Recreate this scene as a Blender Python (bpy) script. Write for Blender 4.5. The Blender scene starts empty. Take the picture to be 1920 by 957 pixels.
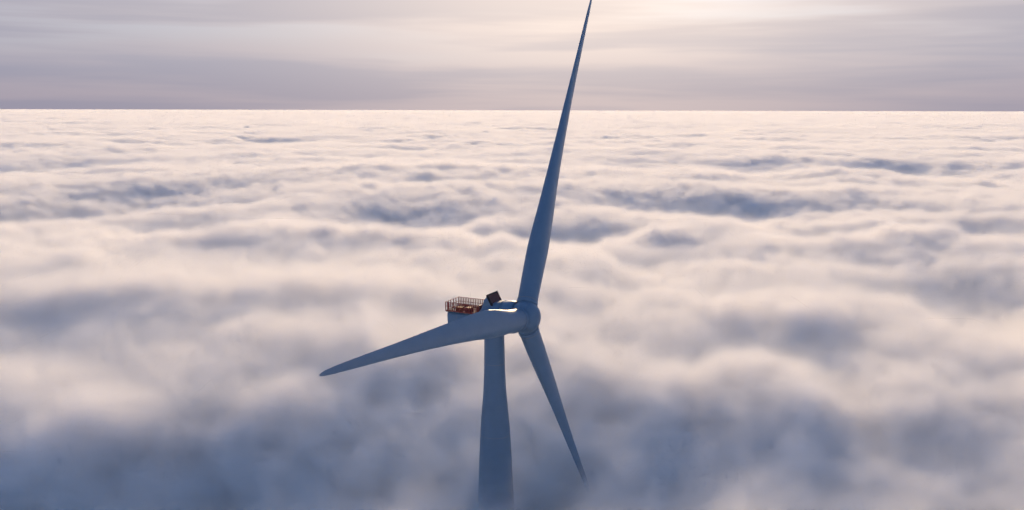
import bpy, bmesh, math, random
import numpy as np
from mathutils import Vector, Matrix

scene = bpy.context.scene
R_ = math.radians

# ------------------------------------------------------------------ camera
F_PX, PP_Y = 1400.0, 590.1            # focal length and principal point shift, in pixels of a 1920 wide frame
HUB = Vector((2.7, 176.3, 100.0))     # rotor centre
CAM_Z = 140.0
cam_data = bpy.data.cameras.new('camera')
cam = bpy.data.objects.new('camera', cam_data)
scene.collection.objects.link(cam)
cam_data.sensor_fit = 'HORIZONTAL'
cam_data.sensor_width = 36.0
cam_data.lens = 36.0 * F_PX / 1920.0
cam_data.shift_y = PP_Y / 1920.0
cam_data.clip_start = 1.0
cam_data.clip_end = 400000.0
PITCH = math.atan((478.5 + PP_Y - 206.0) / F_PX)
cam.location = (0, 0, CAM_Z)
cam.rotation_euler = (math.pi / 2 - PITCH, 0, 0)
cam.rotation_euler = (cam.rotation_euler.to_matrix() @ Matrix.Rotation(R_(0.13), 3, 'Z')).to_euler()
scene.camera = cam

# ------------------------------------------------------------------ sky and sun
SUN_EL, SUN_AZ = R_(13.0), R_(5.0)    # azimuth measured from +Y towards +X
SUN_DIR = Vector((math.sin(SUN_AZ) * math.cos(SUN_EL), math.cos(SUN_AZ) * math.cos(SUN_EL), math.sin(SUN_EL)))
GLOW = (0.66, 0.49, 0.30)
VEIL_TOP = (0.12, 0.18, 0.31)
VEIL_LOW = (0.232, 0.22, 0.29)
VEIL_HIGH = (0.26, 0.265, 0.34)
world = bpy.data.worlds.new('World')
scene.world = world
world.use_nodes = True
nt = world.node_tree
nt.nodes.clear()


class NT:
    """small helper for building node trees"""
    def __init__(self, tree):
        self.t = tree

    def n(self, kind, **kw):
        node = self.t.nodes.new(kind)
        for k, v in kw.items():
            setattr(node, k, v)
        return node

    def put(self, sock, v):
        if v is None:
            return
        if hasattr(v, 'is_output'):
            self.t.links.new(v, sock)
        else:
            sock.default_value = v

    def math(self, op, a, b=None, c=None, clamp=False):
        m = self.n('ShaderNodeMath', operation=op, use_clamp=clamp)
        for i, v in enumerate((a, b, c)):
            self.put(m.inputs[i], v)
        return m.outputs[0]

    def vmath(self, op, a, b=None, out=0):
        m = self.n('ShaderNodeVectorMath', operation=op)
        self.put(m.inputs[0], a)
        self.put(m.inputs[1], b)
        return m.outputs[out]

    def xyz(self, v):
        s = self.n('ShaderNodeSeparateXYZ')
        self.put(s.inputs[0], v)
        return s.outputs

    def comb(self, x, y, z):
        c = self.n('ShaderNodeCombineXYZ')
        for i, v in enumerate((x, y, z)):
            self.put(c.inputs[i], v)
        return c.outputs[0]

    def noise(self, v, scale, detail=3.0, rough=0.5, dist=0.0, dim='3D'):
        m = self.n('ShaderNodeTexNoise', noise_dimensions=dim)
        self.put(m.inputs['Vector'], v)
        m.inputs['Scale'].default_value = scale
        m.inputs['Detail'].default_value = detail
        m.inputs['Roughness'].default_value = rough
        m.inputs['Distortion'].default_value = dist
        return m.outputs[0]

    def ramp(self, v, a, b, lo=0.0, hi=1.0, smooth=True):
        m = self.n('ShaderNodeMapRange', interpolation_type='SMOOTHSTEP' if smooth else 'LINEAR')
        self.put(m.inputs['Value'], v)
        for k, x in zip(('From Min', 'From Max', 'To Min', 'To Max'), (a, b, lo, hi)):
            m.inputs[k].default_value = x
        return m.outputs[0]

    def mix(self, f, a, b, blend='MIX'):
        m = self.n('ShaderNodeMix', data_type='RGBA', blend_type=blend)
        self.put(m.inputs[0], f)
        self.put(m.inputs[6], a)
        self.put(m.inputs[7], b)
        return m.outputs[2]


w = NT(nt)
sky = w.n('ShaderNodeTexSky', sky_type='NISHITA', sun_disc=False)
sky.sun_elevation = SUN_EL
sky.sun_rotation = SUN_AZ
sky.altitude = 100.0
sky.air_density = 1.0
sky.dust_density = 0.1
sky.ozone_density = 5.5
SKY_STRENGTH = 0.15
# a thin veil of high cloud: clear overhead, closed towards the horizon where one looks through it edge-on,
# glowing round the hidden sun by forward scattering, torn into long flat streaks
tc = w.n('ShaderNodeTexCoord')
d = w.vmath('NORMALIZE', tc.outputs['Generated'])
dx, dy, dz = w.xyz(d)
el = w.math('MAXIMUM', dz, 0.0)
az = w.math('ARCTAN2', dx, dy)
flat = w.comb(w.math('MULTIPLY', az, 2.2), w.math('MULTIPLY', el, 26.0), 0.0)
bend = w.noise(flat, 1.3, 2.0)
flat2 = w.comb(w.math('MULTIPLY', az, 2.3), w.math('MULTIPLY_ADD', bend, 0.35, w.math('MULTIPLY', el, 40.0)), 3.7)
streak = w.noise(flat2, 1.15, 3.5, 0.5, 0.2)
broad = w.noise(flat, 0.9, 2.0, 0.5)
cosang = w.vmath('DOT_PRODUCT', d, tuple(SUN_DIR), out=1)
G = 0.68
hg = w.math('DIVIDE', (1 - G) ** 3, w.math('POWER', w.math('SUBTRACT', 1 + G * G, w.math('MULTIPLY', cosang, 2 * G)), 1.5))
thick = w.math('ADD', w.ramp(streak, 0.38, 0.66, 0.55, 1.15), w.ramp(broad, 0.35, 0.65, -0.15, 0.2))
tau = w.math('DIVIDE', w.math('MULTIPLY', thick, 0.5), w.math('ADD', el, 0.01))
alpha = w.math('SUBTRACT', 1.0, w.math('EXPONENT', w.math('MULTIPLY', tau, -1.0)))
gl = w.math('MULTIPLY', hg, w.math('MULTIPLY', w.ramp(streak, 0.36, 0.64, 1.06, 0.86), w.ramp(el, 0.0, 0.11, 0.56, 1.0)))
glow = w.mix(1.0, (GLOW[0], GLOW[1], GLOW[2], 1), w.comb(gl, gl, gl), 'MULTIPLY')
base = w.mix(w.ramp(el, 0.0, 0.06), (VEIL_LOW[0], VEIL_LOW[1], VEIL_LOW[2], 1), (VEIL_HIGH[0], VEIL_HIGH[1], VEIL_HIGH[2], 1))
base = w.mix(1.0, base, w.mix(w.ramp(streak, 0.38, 0.62), (1.10, 1.06, 1.03, 1), (0.92, 0.95, 0.985, 1)), 'MULTIPLY')
base = w.mix(w.ramp(el, 0.10, 0.35), base, (VEIL_TOP[0], VEIL_TOP[1], VEIL_TOP[2], 1))
veil = w.mix(1.0, base, glow, 'ADD')
skyc = w.mix(1.0, sky.outputs[0], (SKY_STRENGTH, SKY_STRENGTH, SKY_STRENGTH, 1), 'MULTIPLY')
total = w.mix(alpha, skyc, veil)
bg = w.n('ShaderNodeBackground')
bg.inputs['Strength'].default_value = 1.0
out = w.n('ShaderNodeOutputWorld')
nt.links.new(total, bg.inputs['Color'])
nt.links.new(bg.outputs[0], out.inputs['Surface'])

sun_data = bpy.data.lights.new('sun', 'SUN')
sun_data.energy = 3.85
sun_data.angle = R_(5.0)
sun_data.color = (1.0, 0.71, 0.41)
sun = bpy.data.objects.new('sun', sun_data)
scene.collection.objects.link(sun)
sun.rotation_euler = (-SUN_DIR).to_track_quat('-Z', 'Y').to_euler()

scene.view_settings.view_transform = 'Standard'
scene.view_settings.look = 'None'
scene.view_settings.exposure = 0.36
scene.view_settings.gamma = 1.0
scene.cycles.use_denoising = True
scene.cycles.volume_bounces = 8
scene.cycles.volume_step_rate = 3.0
scene.cycles.volume_max_steps = 512
scene.cycles.max_bounces = 12
scene.cycles.use_adaptive_sampling = True
scene.cycles.adaptive_threshold = 0.045
scene.cycles.adaptive_min_samples = 12


# ------------------------------------------------------------------ cloud top height, in metres
def _hash(ix, iy, seed):
    h = (ix.astype(np.int64) * 374761393 + iy.astype(np.int64) * 668265263 + seed * 1442695041) & 0xFFFFFFFF
    h = ((h ^ (h >> 13)) * 1274126177) & 0xFFFFFFFF
    h = ((h ^ (h >> 15)) * 2246822519) & 0xFFFFFFFF
    return (h ^ (h >> 16)) & 0xFFFFFFFF


def perlin(x, y, seed=0):
    ix, iy = np.floor(x), np.floor(y)
    fx, fy = x - ix, y - iy
    u, v = fx ** 3 * (fx * (fx * 6 - 15) + 10), fy ** 3 * (fy * (fy * 6 - 15) + 10)

    def g(dx, dy):
        a = _hash(ix + dx, iy + dy, seed) * (2 * np.pi / 2 ** 32)
        return np.cos(a) * (fx - dx) + np.sin(a) * (fy - dy)
    a = g(0, 0) + u * (g(1, 0) - g(0, 0))
    b = g(0, 1) + u * (g(1, 1) - g(0, 1))
    return (a + v * (b - a)) * 1.41


TOP = 60.5
SHAPES = [  # hollows and mounds of the cloud top: centre x, y, half widths, height
    (-421, 878, 78, 133, -26), (-280, 670, 47, 65, -21), (-90, 725, 59, 84, -24), (58, 633, 57, 52, -24), (199, 809, 131, 82, -24), (232, 657, 43, 55, -21),
    (387, 657, 48, 55, -22), (670, 1325, 115, 185, -24), (273, 2192, 109, 222, -14), (-719, 2224, 104, 195, -14), (-229, 2161, 61, 184, -12), (-785, 1400, 121, 176, -24),
    (-299, 912, 51, 90, -16), (-254, 4597, 141, 476, -12), (-1260, 2787, 104, 202, -10), (392, 1349, 96, 108, -14), (-393, 2256, 77, 167, -9), (1800, 4883, 210, 459, -10),
    (-463, 795, 51, 69, -16), (224, 421, 37, 42, -15.0), (224, 345, 20, 45, -18.0), (134, 264, 27, 24, -6.5), (77, 258, 21, 15, -4.5), (-99, 459, 71, 23, -3.5),
    (107, 484, 20, 40, -4.0), (169, 261, 11, 18, -4.5), (-174, 302, 47, 39, -6.0), (-128, 194, 45, 42, -8.5), (-84, 187, 29, 25, -6.0), (22, 160, 11, 21, -13.0),
    (38, 219, 10, 37, -4.0), (-42, 180, 20, 20, -3.0), (129, 187, 12, 21, -4.0), (127, 599, 32, 37, 9), (265, 589, 47, 31, 8), (-152, 574, 95, 34, 8),
    (-174, 383, 69, 31, 9), (29, 246, 23, 28, 4), (-35, 273, 34, 24, 6), (-119, 226, 10, 12, 9), (-132, 214, 10, 10, 5), (59, 212, 21, 20, 9),
    (100, 223, 18, 19, 7), (115, 198, 18, 17, 7), (125, 345, 36, 22, 7), (148, 306, 13, 16, 5), (-5, 153, 7, 8, 2), (-90, 318, 36, 24, 5),
    (29, 475, 42, 35, 5),
]


def cloud_height(x, y):
    x = np.asarray(x, float)
    y = np.asarray(y, float)
    r = np.hypot(x, y)
    wx = x + 45 * perlin(x / 240, y / 240, 11) + 9 * perlin(x / 55, y / 55, 13)
    wy = y + 45 * perlin(x / 240, y / 240, 12) + 9 * perlin(x / 55, y / 55, 14)
    far = np.clip((r - 400) / 1400, 0, 1)
    h = (3 + 4 * far) * perlin(wx / 900, wy / 620, 1) + (4 + 2 * far) * perlin(wx / 330, wy / 260, 2)
    h += (2.2 + 2.3 * far) * (np.abs(perlin(wx / 190, wy / 150, 3)) * 2 - 0.5)
    m = np.clip(0.75 + 1.1 * perlin(x / 480, y / 420, 9), 0.2, 1.5)                # calm and lumpy stretches
    h += m * (2.4 + 0.1 * far) * (np.abs(perlin(wx / 82, wy / 72, 4)) * 2 - 0.5)
    h += m * (1.9 + 0.1 * far) * (np.abs(perlin(wx / 40, wy / 36, 5)) * 2 - 0.5)
    h += m * (1.4 - 0.2 * far) * (np.abs(perlin(wx / 20, wy / 19, 6)) * 2 - 0.5)
    pit = np.clip((perlin(wx / 300 + 0.3, wy / 300, 7) - 0.30) / 0.35, 0, 1)      # scattered deeper hollows far out
    h -= 15 * far * pit * pit * (3 - 2 * pit)
    h += (1.5 + 4 * far) * perlin(wx / 760, wy / 190, 8)                           # long rolls across the wind
    h *= 1 - 0.25 * np.exp(-((r - 640) / 330) ** 2)
    h += 5.5 * np.exp(-(np.where(wy < 270, (wy - 270) / 80, (wy - 270) / 230)) ** 2) * np.exp(-(wx / 700) ** 2)          # the near bank, highest behind the turbine
    dip = np.clip((228 - wy) / 60, 0, 1) * (wy > -400)
    h -= (7.0 - 5.5 * np.clip((wx - 45) / 50, 0, 1)) * dip * dip * (3 - 2 * dip)                                            # the deck sinks towards the near side
    for cx, cy, rx, ry, a in SHAPES:
        q = ((wx - cx) / rx) ** 2 + ((wy - cy) / ry) ** 2
        h += a * np.exp(-0.9 * q)
    return TOP + h


# ------------------------------------------------------------------ materials
def material(name):
    m = bpy.data.materials.new(name)
    m.use_nodes = True
    m.node_tree.nodes.clear()
    n = NT(m.node_tree)
    o = n.n('ShaderNodeOutputMaterial')
    return m, n, o


def fog_material(name, density, g=0.17):
    m, n, o = material(name)
    at = n.n('ShaderNodeAttribute', attribute_name='density')
    d = n.math('MULTIPLY', at.outputs['Fac'], density)
    v = n.n('ShaderNodeVolumeScatter')
    v.inputs['Color'].default_value = (0.935, 0.968, 0.998, 1)
    v.inputs['Anisotropy'].default_value = g
    m.node_tree.links.new(d, v.inputs['Density'])
    m.node_tree.links.new(v.outputs[0], o.inputs['Volume'])
    return m


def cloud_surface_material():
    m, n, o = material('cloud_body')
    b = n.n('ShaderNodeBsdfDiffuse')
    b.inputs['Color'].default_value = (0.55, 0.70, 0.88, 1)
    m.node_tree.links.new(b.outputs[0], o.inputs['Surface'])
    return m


# ------------------------------------------------------------------ cloud sea
def fog_block(name, x0, x1, y0, y1, z0, z1, dx, dz, mat, soft, mist_amount):
    """a fog volume over its own height grid: dense under the cloud top, thinning over `soft` metres"""
    nx, ny, nz = int((x1 - x0) / dx) + 1, int((y1 - y0) / dx) + 1, int((z1 - z0) / dz)
    X, Y = np.meshgrid(np.linspace(x0, x1, nx), np.linspace(y0, y1, ny))
    Z = cloud_height(X, Y)
    me = bpy.data.meshes.new(name)
    me.from_pydata(np.stack([X.ravel(), Y.ravel(), Z.ravel()], 1), [], [])
    o = bpy.data.objects.new(name, me)
    scene.collection.objects.link(o)
    tree = bpy.data.node_groups.new(name, 'GeometryNodeTree')
    tree.interface.new_socket('Geometry', in_out='INPUT', socket_type='NodeSocketGeometry')
    tree.interface.new_socket('Geometry', in_out='OUTPUT', socket_type='NodeSocketGeometry')
    n = NT(tree)
    gi, go = n.n('NodeGroupInput'), n.n('NodeGroupOutput')
    pos = n.n('GeometryNodeInputPosition').outputs[0]
    px, py, pz = n.xyz(pos)
    sx, sy = (x1 - x0) / (nx - 1), (y1 - y0) / (ny - 1)
    u = n.math('MULTIPLY', n.math('SUBTRACT', px, x0), 1 / sx)
    v = n.math('MULTIPLY', n.math('SUBTRACT', py, y0), 1 / sy)
    ix = n.math('ROUND', u)
    iy = n.math('ROUND', v)
    idx = n.math('MULTIPLY_ADD', iy, float(nx), ix)
    s = n.n('GeometryNodeSampleIndex', data_type='FLOAT_VECTOR', domain='POINT', clamp=True)
    tree.links.new(gi.outputs[0], s.inputs['Geometry'])
    n.put(s.inputs['Value'], pos)
    n.put(s.inputs['Index'], idx)
    hz = n.xyz(s.outputs[0])[2]
    det = n.noise(pos, 1 / 30, 5.0, 0.62)
    depth = n.math('SUBTRACT', hz, pz)
    curl = n.noise(pos, 1 / 10, 4.0, 0.6, 0.8)
    depth = n.math('ADD', depth, n.math('MULTIPLY', n.math('SUBTRACT', curl, 0.5), 8.0))
    depth = n.math('ADD', depth, n.math('MULTIPLY', n.math('SUBTRACT', det, 0.5), 24.0))
    dens = n.math('POWER', n.ramp(depth, -6.0, soft, smooth=False), 1.7)
    mist = n.math('POWER', n.ramp(depth, -22.0, 4.0, smooth=False), 2.0)       # faint mist hanging over the cloud top
    dens = n.math('MULTIPLY_ADD', mist, mist_amount, dens)
    wisp = n.noise(pos, 1 / 12, 4.0, 0.6, 0.6)
    dens = n.math('MULTIPLY', dens, n.ramp(wisp, 0.34, 0.66, 0.25, 1.75))
    vc = n.n('GeometryNodeVolumeCube')
    n.put(vc.inputs['Density'], dens)
    vc.inputs['Min'].default_value = (x0, y0, z0)
    vc.inputs['Max'].default_value = (x1, y1, z1)
    for k, c in zip('XYZ', (nx, ny, nz)):
        vc.inputs['Resolution ' + k].default_value = c
    sm = n.n('GeometryNodeSetMaterial')
    sm.inputs['Material'].default_value = mat
    tree.links.new(vc.outputs[0], sm.inputs[0])
    tree.links.new(sm.outputs[0], go.inputs[0])
    md = o.modifiers.new('fog', 'NODES')
    md.node_group = tree
    me.materials.append(mat)
    o['kind'] = 'stuff'
    o['label'] = 'soft misty top of the pink-lit cloud sea'
    o['category'] = 'fog'
    o['group'] = 'soft cloud top'
    return o


FOG = fog_material('fog', 0.42)
fog_block('fog', -360, 360, 40, 470, 8, 104, 1.9, 1.9, FOG, 9.0, 0.052)
fog_block('fog', -840, 840, 470, 1250, 10, 100, 3.5, 2.5, FOG, 9.0, 0.009)
fog_block('fog', -3300, 3300, 1250, 5000, 12, 96, 13.0, 4.0, FOG, 9.0, 0.009)
fog_block('fog', -13500, 13500, 5000, 21000, 12, 96, 60.0, 6.0, FOG, 9.0, 0.009)
fog_block('fog', -58000, 58000, 21000, 95000, 12, 96, 300.0, 8.0, FOG, 9.0, 0.009)


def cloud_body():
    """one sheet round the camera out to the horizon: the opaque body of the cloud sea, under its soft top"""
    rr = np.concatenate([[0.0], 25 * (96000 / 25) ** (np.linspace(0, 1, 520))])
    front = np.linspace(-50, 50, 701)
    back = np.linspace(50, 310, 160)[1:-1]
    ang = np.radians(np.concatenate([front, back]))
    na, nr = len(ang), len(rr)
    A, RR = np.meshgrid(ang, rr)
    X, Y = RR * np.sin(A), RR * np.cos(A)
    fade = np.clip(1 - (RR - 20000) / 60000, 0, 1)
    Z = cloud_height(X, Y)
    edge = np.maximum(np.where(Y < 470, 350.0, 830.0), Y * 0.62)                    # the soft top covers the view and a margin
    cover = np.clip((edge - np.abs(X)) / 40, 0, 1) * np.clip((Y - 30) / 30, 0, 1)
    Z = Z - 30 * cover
    me = bpy.data.meshes.new('cloud_sea')
    i = np.arange(nr - 1)[:, None] * na
    j = np.arange(na)[None, :]
    j2 = (j + 1) % na
    quads = np.stack([i + j, i + j2, i + na + j2, i + na + j], -1).reshape(-1, 4)[:, ::-1]
    me.vertices.add(na * nr)
    me.vertices.foreach_set('co', np.stack([X, Y, Z], -1).ravel())
    me.loops.add(quads.size)
    me.loops.foreach_set('vertex_index', quads.ravel().astype(np.int32))
    me.polygons.add(len(quads))
    me.polygons.foreach_set('loop_start', np.arange(len(quads), dtype=np.int32) * 4)
    me.update(calc_edges=True)
    me.validate()
    me.polygons.foreach_set('use_smooth', np.ones(len(me.polygons), bool))
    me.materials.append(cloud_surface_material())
    o = bpy.data.objects.new('cloud_sea', me)
    scene.collection.objects.link(o)
    o['kind'] = 'stuff'
    o['label'] = 'sea of rolling pale clouds stretching to the horizon'
    o['category'] = 'clouds'
    return o


cloud_body()


# ------------------------------------------------------------------ wind turbine
YAW, TILT, AZIM, CONE, PREBEND, RADIUS, OVERHANG = R_(25.7), R_(7.3), R_(-35.2), R_(1.76), 1.7, 77.0, 7.8
AXIS = Vector((math.cos(YAW) * math.cos(TILT), -math.sin(YAW) * math.cos(TILT), math.sin(TILT)))
AHEAD = Vector((math.cos(YAW), -math.sin(YAW), 0))
SIDE = Vector((-math.sin(YAW), -math.cos(YAW), 0))
UPR = AXIS.cross(SIDE).normalized()
if UPR.z < 0:
    UPR = -UPR


def paint(name, col, rough=0.42, dirt=0.12, scale=0.35, metallic=0.0):
    m, n, o = material(name)
    b = n.n('ShaderNodeBsdfPrincipled')
    tc = n.n('ShaderNodeTexCoord')
    k = n.noise(tc.outputs['Object'], scale, 6.0, 0.6)
    k2 = n.noise(tc.outputs['Object'], scale * 9, 4.0, 0.6)
    f = n.math('ADD', n.ramp(k, 0.35, 0.75, 0.0, dirt), n.ramp(k2, 0.5, 0.8, 0.0, dirt * 0.5))
    c = n.mix(f, (*col, 1), tuple(x * 0.45 for x in col) + (1,))
    m.node_tree.links.new(c, b.inputs['Base Color'])
    m.node_tree.links.new(n.ramp(k2, 0.3, 0.7, rough - 0.06, rough + 0.1), b.inputs['Roughness'])
    b.inputs['Metallic'].default_value = metallic
    b.inputs['Specular IOR Level'].default_value = 0.3
    m.node_tree.links.new(b.outputs[0], o.inputs['Surface'])
    return m


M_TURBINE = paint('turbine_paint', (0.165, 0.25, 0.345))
M_JOINT = paint('seam_grey', (0.25, 0.28, 0.31), 0.5)
M_RED = paint('rail_red', (0.38, 0.07, 0.05), 0.5, 0.3, 1.5)
M_YELLOW = paint('safety_yellow', (0.24, 0.12, 0.03), 0.5, 0.3, 1.5)
M_DARK = paint('cooler_black', (0.025, 0.022, 0.025), 0.45, 0.2, 1.0)
M_FIN = paint('cooler_maroon', (0.17, 0.04, 0.045), 0.5, 0.3, 1.5)
M_DECK = paint('deck_grey', (0.16, 0.17, 0.18), 0.7, 0.3, 1.2)


def link_mesh(name, verts, faces, mat, parent, smooth=False, bevel=0.0):
    me = bpy.data.meshes.new(name)
    me.from_pydata([tuple(v) for v in verts], [], faces)
    bm = bmesh.new()
    bm.from_mesh(me)
    bmesh.ops.recalc_face_normals(bm, faces=bm.faces)
    if bevel:
        bmesh.ops.bevel(bm, geom=list(bm.edges), offset=bevel, segments=3, affect='EDGES', profile=0.5)
    bm.to_mesh(me)
    bm.free()
    if smooth:
        me.polygons.foreach_set('use_smooth', [True] * len(me.polygons))
    me.materials.append(mat)
    o = bpy.data.objects.new(name, me)
    scene.collection.objects.link(o)
    o.parent = parent
    return o


def loft(name, rings, mat, parent, cap=True):
    """skin closed rings of equal length"""
    n = len(rings[0])
    v = [p for r in rings for p in r]
    f = [(i * n + j, i * n + (j + 1) % n, (i + 1) * n + (j + 1) % n, (i + 1) * n + j) for i in range(len(rings) - 1) for j in range(n)]
    if cap:
        f += [tuple(range(n))[::-1], tuple(range((len(rings) - 1) * n, len(rings) * n))]
    o = link_mesh(name, v, f, mat, parent, True)
    o.data.set_sharp_from_angle(angle=R_(40))
    return o


def ring(c, ex, ey, rx, ry=None, n=40):
    ry = rx if ry is None else ry
    return [c + ex * (rx * math.cos(2 * math.pi * k / n)) + ey * (ry * math.sin(2 * math.pi * k / n)) for k in range(n)]


Z = Vector((0, 0, 1))
X_ = Vector((1, 0, 0))
Y_ = Vector((0, 1, 0))
TOWER = HUB - AHEAD * OVERHANG
BASE = Vector((TOWER.x, TOWER.y, 0))
turbine = bpy.data.objects.new('wind_turbine', None)
scene.collection.objects.link(turbine)
turbine.location = BASE
turbine['label'] = 'tall three-bladed wind turbine rising out of the sea of clouds'
turbine['category'] = 'wind turbine'
O = HUB - BASE                                     # rotor centre in the turbine's own space
NC = O + Vector((0, 0, -0.75))                     # nacelle centre line


def P(back, side, h):
    """a point of the nacelle: metres behind the rotor, towards the near side, above the centre line"""
    return NC - AHEAD * back + SIDE * side + Z * h


# tower: slim under the nacelle, flaring towards the sea
prof = [(0, 5.6), (20, 5.45), (40, 5.2), (48, 4.96), (56, 4.55), (64, 4.15), (72, 3.68), (77, 3.2), (81, 2.83), (86.5, 2.55), (93, 2.41), (97.2, 2.36)]
zs = [p[0] for p in prof]
rings = []
for z in np.linspace(0, 96.6, 70):
    r = float(np.interp(z, zs, [p[1] for p in prof]))
    rings.append(ring(Vector((0, 0, z)), X_, Y_, r, n=64))
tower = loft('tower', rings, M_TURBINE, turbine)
for z in (88.0, 70.0, 46.0):
    r = float(np.interp(z, zs, [p[1] for p in prof]))
    loft('flange_seam', [ring(Vector((0, 0, z - 0.06)), X_, Y_, r + 0.012, n=64), ring(Vector((0, 0, z + 0.06)), X_, Y_, r + 0.012, n=64)], M_JOINT, tower)


def box_pts(b0, b1, s0, s1, h0, h1):
    return [P(b, s, h) for b in (b0, b1) for s in (s0, s1) for h in (h0, h1)]


BOX_F = [(0, 1, 3, 2), (4, 6, 7, 5), (0, 4, 5, 1), (2, 3, 7, 6), (0, 2, 6, 4), (1, 5, 7, 3)]


def nbox(name, b0, b1, s0, s1, h0, h1, mat, parent, bevel=0.0):
    return link_mesh(name, box_pts(b0, b1, s0, s1, h0, h1), BOX_F, mat, parent, False, bevel)


# nacelle housing: a rounded box section running from the generator to the rear deck
def section(back, half, lo, hi, rnd, n=10):
    pts = []
    for cx, cy, a0 in ((half - rnd, hi - rnd, 0), (-half + rnd, hi - rnd, 90), (-half + rnd, lo + rnd, 180), (half - rnd, lo + rnd, 270)):
        for k in range(n + 1):
            a = R_(a0 + 90 * k / n)
            pts.append(P(back, cx + rnd * math.cos(a), cy + rnd * math.sin(a)))
    return pts


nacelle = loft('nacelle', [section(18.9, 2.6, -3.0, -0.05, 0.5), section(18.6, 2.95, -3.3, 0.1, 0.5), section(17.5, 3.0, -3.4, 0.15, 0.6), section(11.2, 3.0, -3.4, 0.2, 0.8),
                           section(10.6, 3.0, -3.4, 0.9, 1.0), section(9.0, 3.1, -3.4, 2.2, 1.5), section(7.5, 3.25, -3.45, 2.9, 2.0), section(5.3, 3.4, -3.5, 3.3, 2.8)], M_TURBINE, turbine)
for bk in (16.2, 13.6):
    loft('panel_seam', [section(bk - 0.04, 3.01, -3.41, 0.185, 0.68), section(bk + 0.04, 3.01, -3.41, 0.185, 0.68)], M_JOINT, nacelle)
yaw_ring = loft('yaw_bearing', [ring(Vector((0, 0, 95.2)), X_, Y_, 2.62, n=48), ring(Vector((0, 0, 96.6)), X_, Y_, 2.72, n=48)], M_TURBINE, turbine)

# direct-drive generator drum behind the hub
AX2 = AXIS
E1, E2 = SIDE, UPR
gen_c = O + Vector((0, 0, -0.45))
gen_prof = [(5.9, 3.0), (5.7, 3.45), (5.2, 3.62), (2.7, 3.62), (2.3, 3.56), (1.9, 3.3)]
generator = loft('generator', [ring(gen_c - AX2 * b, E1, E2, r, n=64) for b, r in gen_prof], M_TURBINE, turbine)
loft('drum_seam', [ring(gen_c - AX2 * b, E1, E2, 3.632, n=64) for b in (4.1, 4.02)], M_JOINT, generator)

# hub: a rounded casting with a blunt nose
hub_c = O + AXIS * 0.45 + Vector((0, 0, -0.55))
hub_prof = [(-2.55, 2.6), (-2.4, 2.95), (-1.6, 3.25), (-0.6, 3.45), (0.4, 3.42), (1.3, 3.2), (2.1, 2.75), (2.7, 2.15), (3.1, 1.4), (3.3, 0.7), (3.36, 0.12)]
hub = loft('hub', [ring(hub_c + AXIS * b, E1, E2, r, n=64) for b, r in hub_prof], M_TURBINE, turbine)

for b in (-1.9, 1.15):
    r_ = float(np.interp(b, [p[0] for p in hub_prof], [p[1] for p in hub_prof])) + 0.012
    r2 = float(np.interp(b + 0.07, [p[0] for p in hub_prof], [p[1] for p in hub_prof])) + 0.012
    loft('panel_seam', [ring(hub_c + AXIS * b, E1, E2, r_, n=64), ring(hub_c + AXIS * (b + 0.07), E1, E2, r2, n=64)], M_JOINT, hub)

# blades
R_ST = [1.5, 6.0, 9.0, 12.0, 16.0, 20.0, 24.0, 29.0, 35.0, 42.0, 50.0, 58.0, 64.0, 69.0, 73.0, 75.5, 76.6, 77.0]
C_ST = [4.7, 4.7, 4.9, 5.4, 6.1, 6.0, 5.6, 4.95, 4.2, 3.5, 2.75, 2.15, 1.75, 1.42, 1.1, 0.78, 0.45, 0.12]
T_ST = [4.7, 4.65, 4.5, 4.3, 4.0, 3.5, 3.0, 2.5, 2.0, 1.5, 1.05, 0.58, 0.44, 0.33, 0.24, 0.16, 0.10, 0.04]
TW_R, TW_V = [8, 16, 24, 35, 50, 77], [-20, -17, -12, -7.5, -5, -3]


_rf = np.arange(-20, 97.01, 0.25)
_k = np.exp(-0.5 * (np.arange(-40, 41) * 0.25 / 2.6) ** 2)
_k /= _k.sum()


def smooth_station(r, values):
    f = np.interp(_rf, R_ST, values)
    sm = np.convolve(f, _k, 'same')
    w_ = min(max((r - 68) / 5, 0), 1)
    return float(np.interp(r, _rf, sm)) * (1 - w_) + float(np.interp(r, R_ST, values)) * w_


ROOT_SAG = Vector((0.0, 0, -0.75))


def blade_rings(az):
    dr = UPR * math.cos(az) + SIDE * math.sin(az)
    ip = UPR * -math.sin(az) + SIDE * math.cos(az)
    out = []
    n = 36
    for r in np.concatenate([np.linspace(1.5, 24, 26), np.linspace(26, 73, 36), np.linspace(73.8, 77, 10)]):
        ch, th = smooth_station(r, C_ST), smooth_station(r, T_ST)
        be = R_(float(np.interp(r, TW_R, TW_V)))
        f = min(max((r - 7) / 20, 0), 1)
        f = f * f * (3 - 2 * f)                    # circle at the root, aerofoil outboard
        cd = ip * math.cos(be) + AXIS * math.sin(be)
        nd = ip * -math.sin(be) + AXIS * math.cos(be)
        c = O + dr * r + AXIS * (r * math.tan(CONE) + PREBEND * (r / RADIUS) ** 2.2) + ROOT_SAG * max(0.0, 1 - r / 45) ** 1.5
        pts = []
        for k in range(n):
            a = 2 * math.pi * k / n
            x = math.cos(a)                        # +1 leading edge, -1 trailing edge
            circ = Vector((x * 0.5, math.sin(a) * 0.5))
            xs = (1 - x) / 2
            tk = 2.6 * (0.2969 * math.sqrt(max(xs, 0)) - 0.126 * xs - 0.3516 * xs ** 2 + 0.2843 * xs ** 3 - 0.1036 * xs ** 4) * 1.92
            foil = Vector((x * 0.5 - 0.13, math.copysign(tk, math.sin(a)) if abs(math.sin(a)) > 1e-6 else 0.0))
            q = circ.lerp(foil, f)
            pts.append(c + cd * (q.x * ch) + nd * (q.y * th))
        out.append(pts)
    return out, dr, ip


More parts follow.
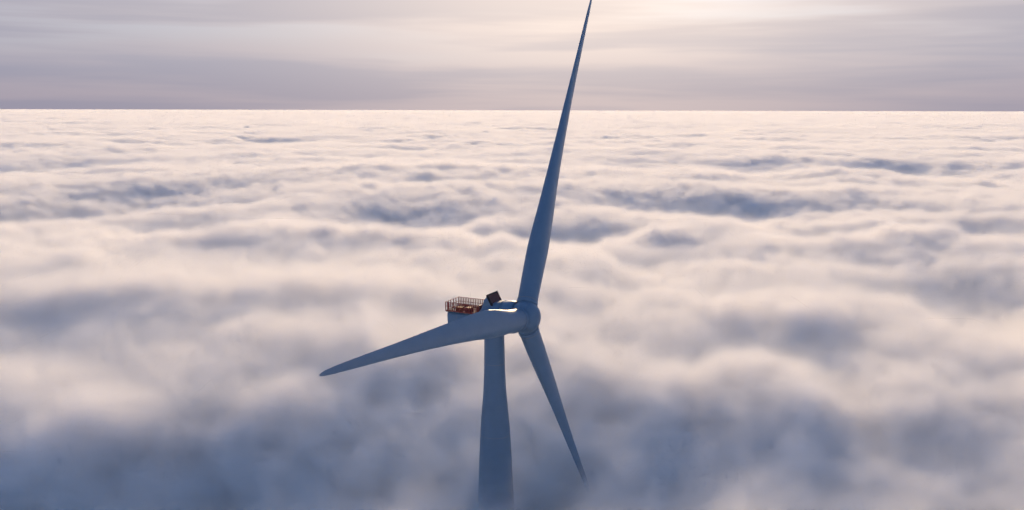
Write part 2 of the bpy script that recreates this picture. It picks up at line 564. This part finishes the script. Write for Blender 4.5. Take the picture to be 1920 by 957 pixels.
for k in range(3):
    az = AZIM + k * 2 * math.pi / 3
    rg, dr, ip = blade_rings(az)
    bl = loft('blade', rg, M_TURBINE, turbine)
    c0 = O + dr * 3.55 + AXIS * 0.1 + ROOT_SAG * 0.88
    loft('root_collar', [ring(c0 - dr * 0.5, ip, AXIS, 2.5, n=48), ring(c0 + dr * 0.25, ip, AXIS, 2.46, n=48), ring(c0 + dr * 0.32, ip, AXIS, 2.38, n=48)], M_TURBINE, bl)
    loft('root_seam', [ring(c0 + dr * 0.36, ip, AXIS, 2.40, n=48), ring(c0 + dr * 0.50, ip, AXIS, 2.40, n=48)], M_JOINT, bl)

# hoist deck with its railing at the rear of the nacelle
deck = nbox('hoist_deck', 9.9, 19.0, -3.15, 3.15, 0.22, 0.36, M_DECK, turbine)


def bar(name, a, b, r, mat, parent, n=8):
    d_ = (b - a).normalized()
    e1 = d_.orthogonal().normalized()
    e2 = d_.cross(e1)
    return loft(name, [ring(a, e1, e2, r, n=n), ring(b, e1, e2, r, n=n)], mat, parent)


RH = 2.05
n_side = 20
for sgn in (-1, 1):
    for i in range(n_side):
        b = 18.95 - (18.95 - 10.2) * i / (n_side - 1)
        bar('post', P(b, sgn * 3.1, 0.36), P(b, sgn * 3.1, 0.36 + RH), 0.105, M_RED, deck)
    for hh in (1.1, RH):
        bar('rail', P(19.0, sgn * 3.1, 0.36 + hh), P(10.15, sgn * 3.1, 0.36 + hh), 0.05, M_RED, deck)
for i in range(1, 5):
    s_ = -3.1 + 6.2 * i / 5
    bar('post', P(18.95, s_, 0.36), P(18.95, s_, 0.36 + RH), 0.105, M_RED, deck)
for hh in (0.15, 1.1, RH):
    bar('rail', P(18.95, -3.1, 0.36 + hh), P(18.95, 3.1, 0.36 + hh), 0.05, M_RED, deck)
for sgn in (-1, 1):
    nbox('kick_plate', 10.15, 18.98, sgn * 3.1 - 0.03, sgn * 3.1 + 0.03, 0.38, 0.6, M_RED, deck)
# what stands on the deck
nbox('hatch_box', 15.2, 16.7, 0.6, 2.4, 0.36, 1.3, M_YELLOW, deck, 0.06)
nbox('winch_box', 12.8, 14.1, 0.9, 2.5, 0.36, 1.45, M_FIN, deck, 0.06)
bar('lamp_post', P(11.0, 2.2, 0.36), P(11.0, 2.2, 2.1), 0.09, M_YELLOW, deck)
nbox('equipment_box', 11.6, 12.2, -1.5, 0.6, 0.36, 1.6, M_FIN, deck, 0.05)

# cooler: a slanted radiator across the roof, leaning back on two side plates
cool = bpy.data.objects.new('cooler', None)
scene.collection.objects.link(cool)
cool.parent = turbine
B0, H0, B1, H1 = 6.9, 2.3, 8.3, 4.75                # foot and head of the radiator face
for sgn in (-1, 1):
    sv = [P(B0 + 0.1, sgn * 2.3 + q, H0 - 0.3) for q in (-0.06, 0.06)] + [P(B1 + 0.1, sgn * 2.3 + q, H1 - 0.3) for q in (-0.06, 0.06)] + \
         [P(B1 + 0.8, sgn * 2.3 + q, H1 - 1.2) for q in (-0.06, 0.06)] + [P(B1 + 1.9, sgn * 2.3 + q, 0.9) for q in (-0.06, 0.06)]
    link_mesh('side_plate', sv, [(0, 2, 4, 6), (1, 7, 5, 3), (0, 1, 3, 2), (2, 3, 5, 4), (4, 5, 7, 6), (6, 7, 1, 0)], M_TURBINE, cool)
dn = Vector((B1 - B0, H1 - H0)).normalized()


def PC(u, s_, off):
    """a point of the radiator face: u from foot to head, s_ across, off out of the face"""
    b = B0 + (B1 - B0) * u - dn.y * off
    h = H0 + (H1 - H0) * u + dn.x * off
    return P(b, s_, h)


def cbox(name, u0, u1, s0, s1, o0, o1, mat):
    return link_mesh(name, [PC(u, s_, o_) for u in (u0, u1) for s_ in (s0, s1) for o_ in (o0, o1)], BOX_F, mat, cool)


cbox('core', 0.03, 0.97, -2.3, 2.3, -0.28, 0.06, M_DARK)
cbox('frame', 0.0, 0.1, -2.5, 2.5, -0.3, 0.2, M_DARK)
cbox('frame', 0.92, 1.02, -2.5, 2.5, -0.3, 0.2, M_DARK)
for s_ in (-2.5, 2.25):
    cbox('frame', 0.1, 0.92, s_, s_ + 0.25, -0.3, 0.19, M_DARK)
for i in range(9):
    u = 0.13 + i * 0.087
    cbox('slat', u, u + 0.055, -2.24, 2.24, 0.06, 0.14, M_FIN)
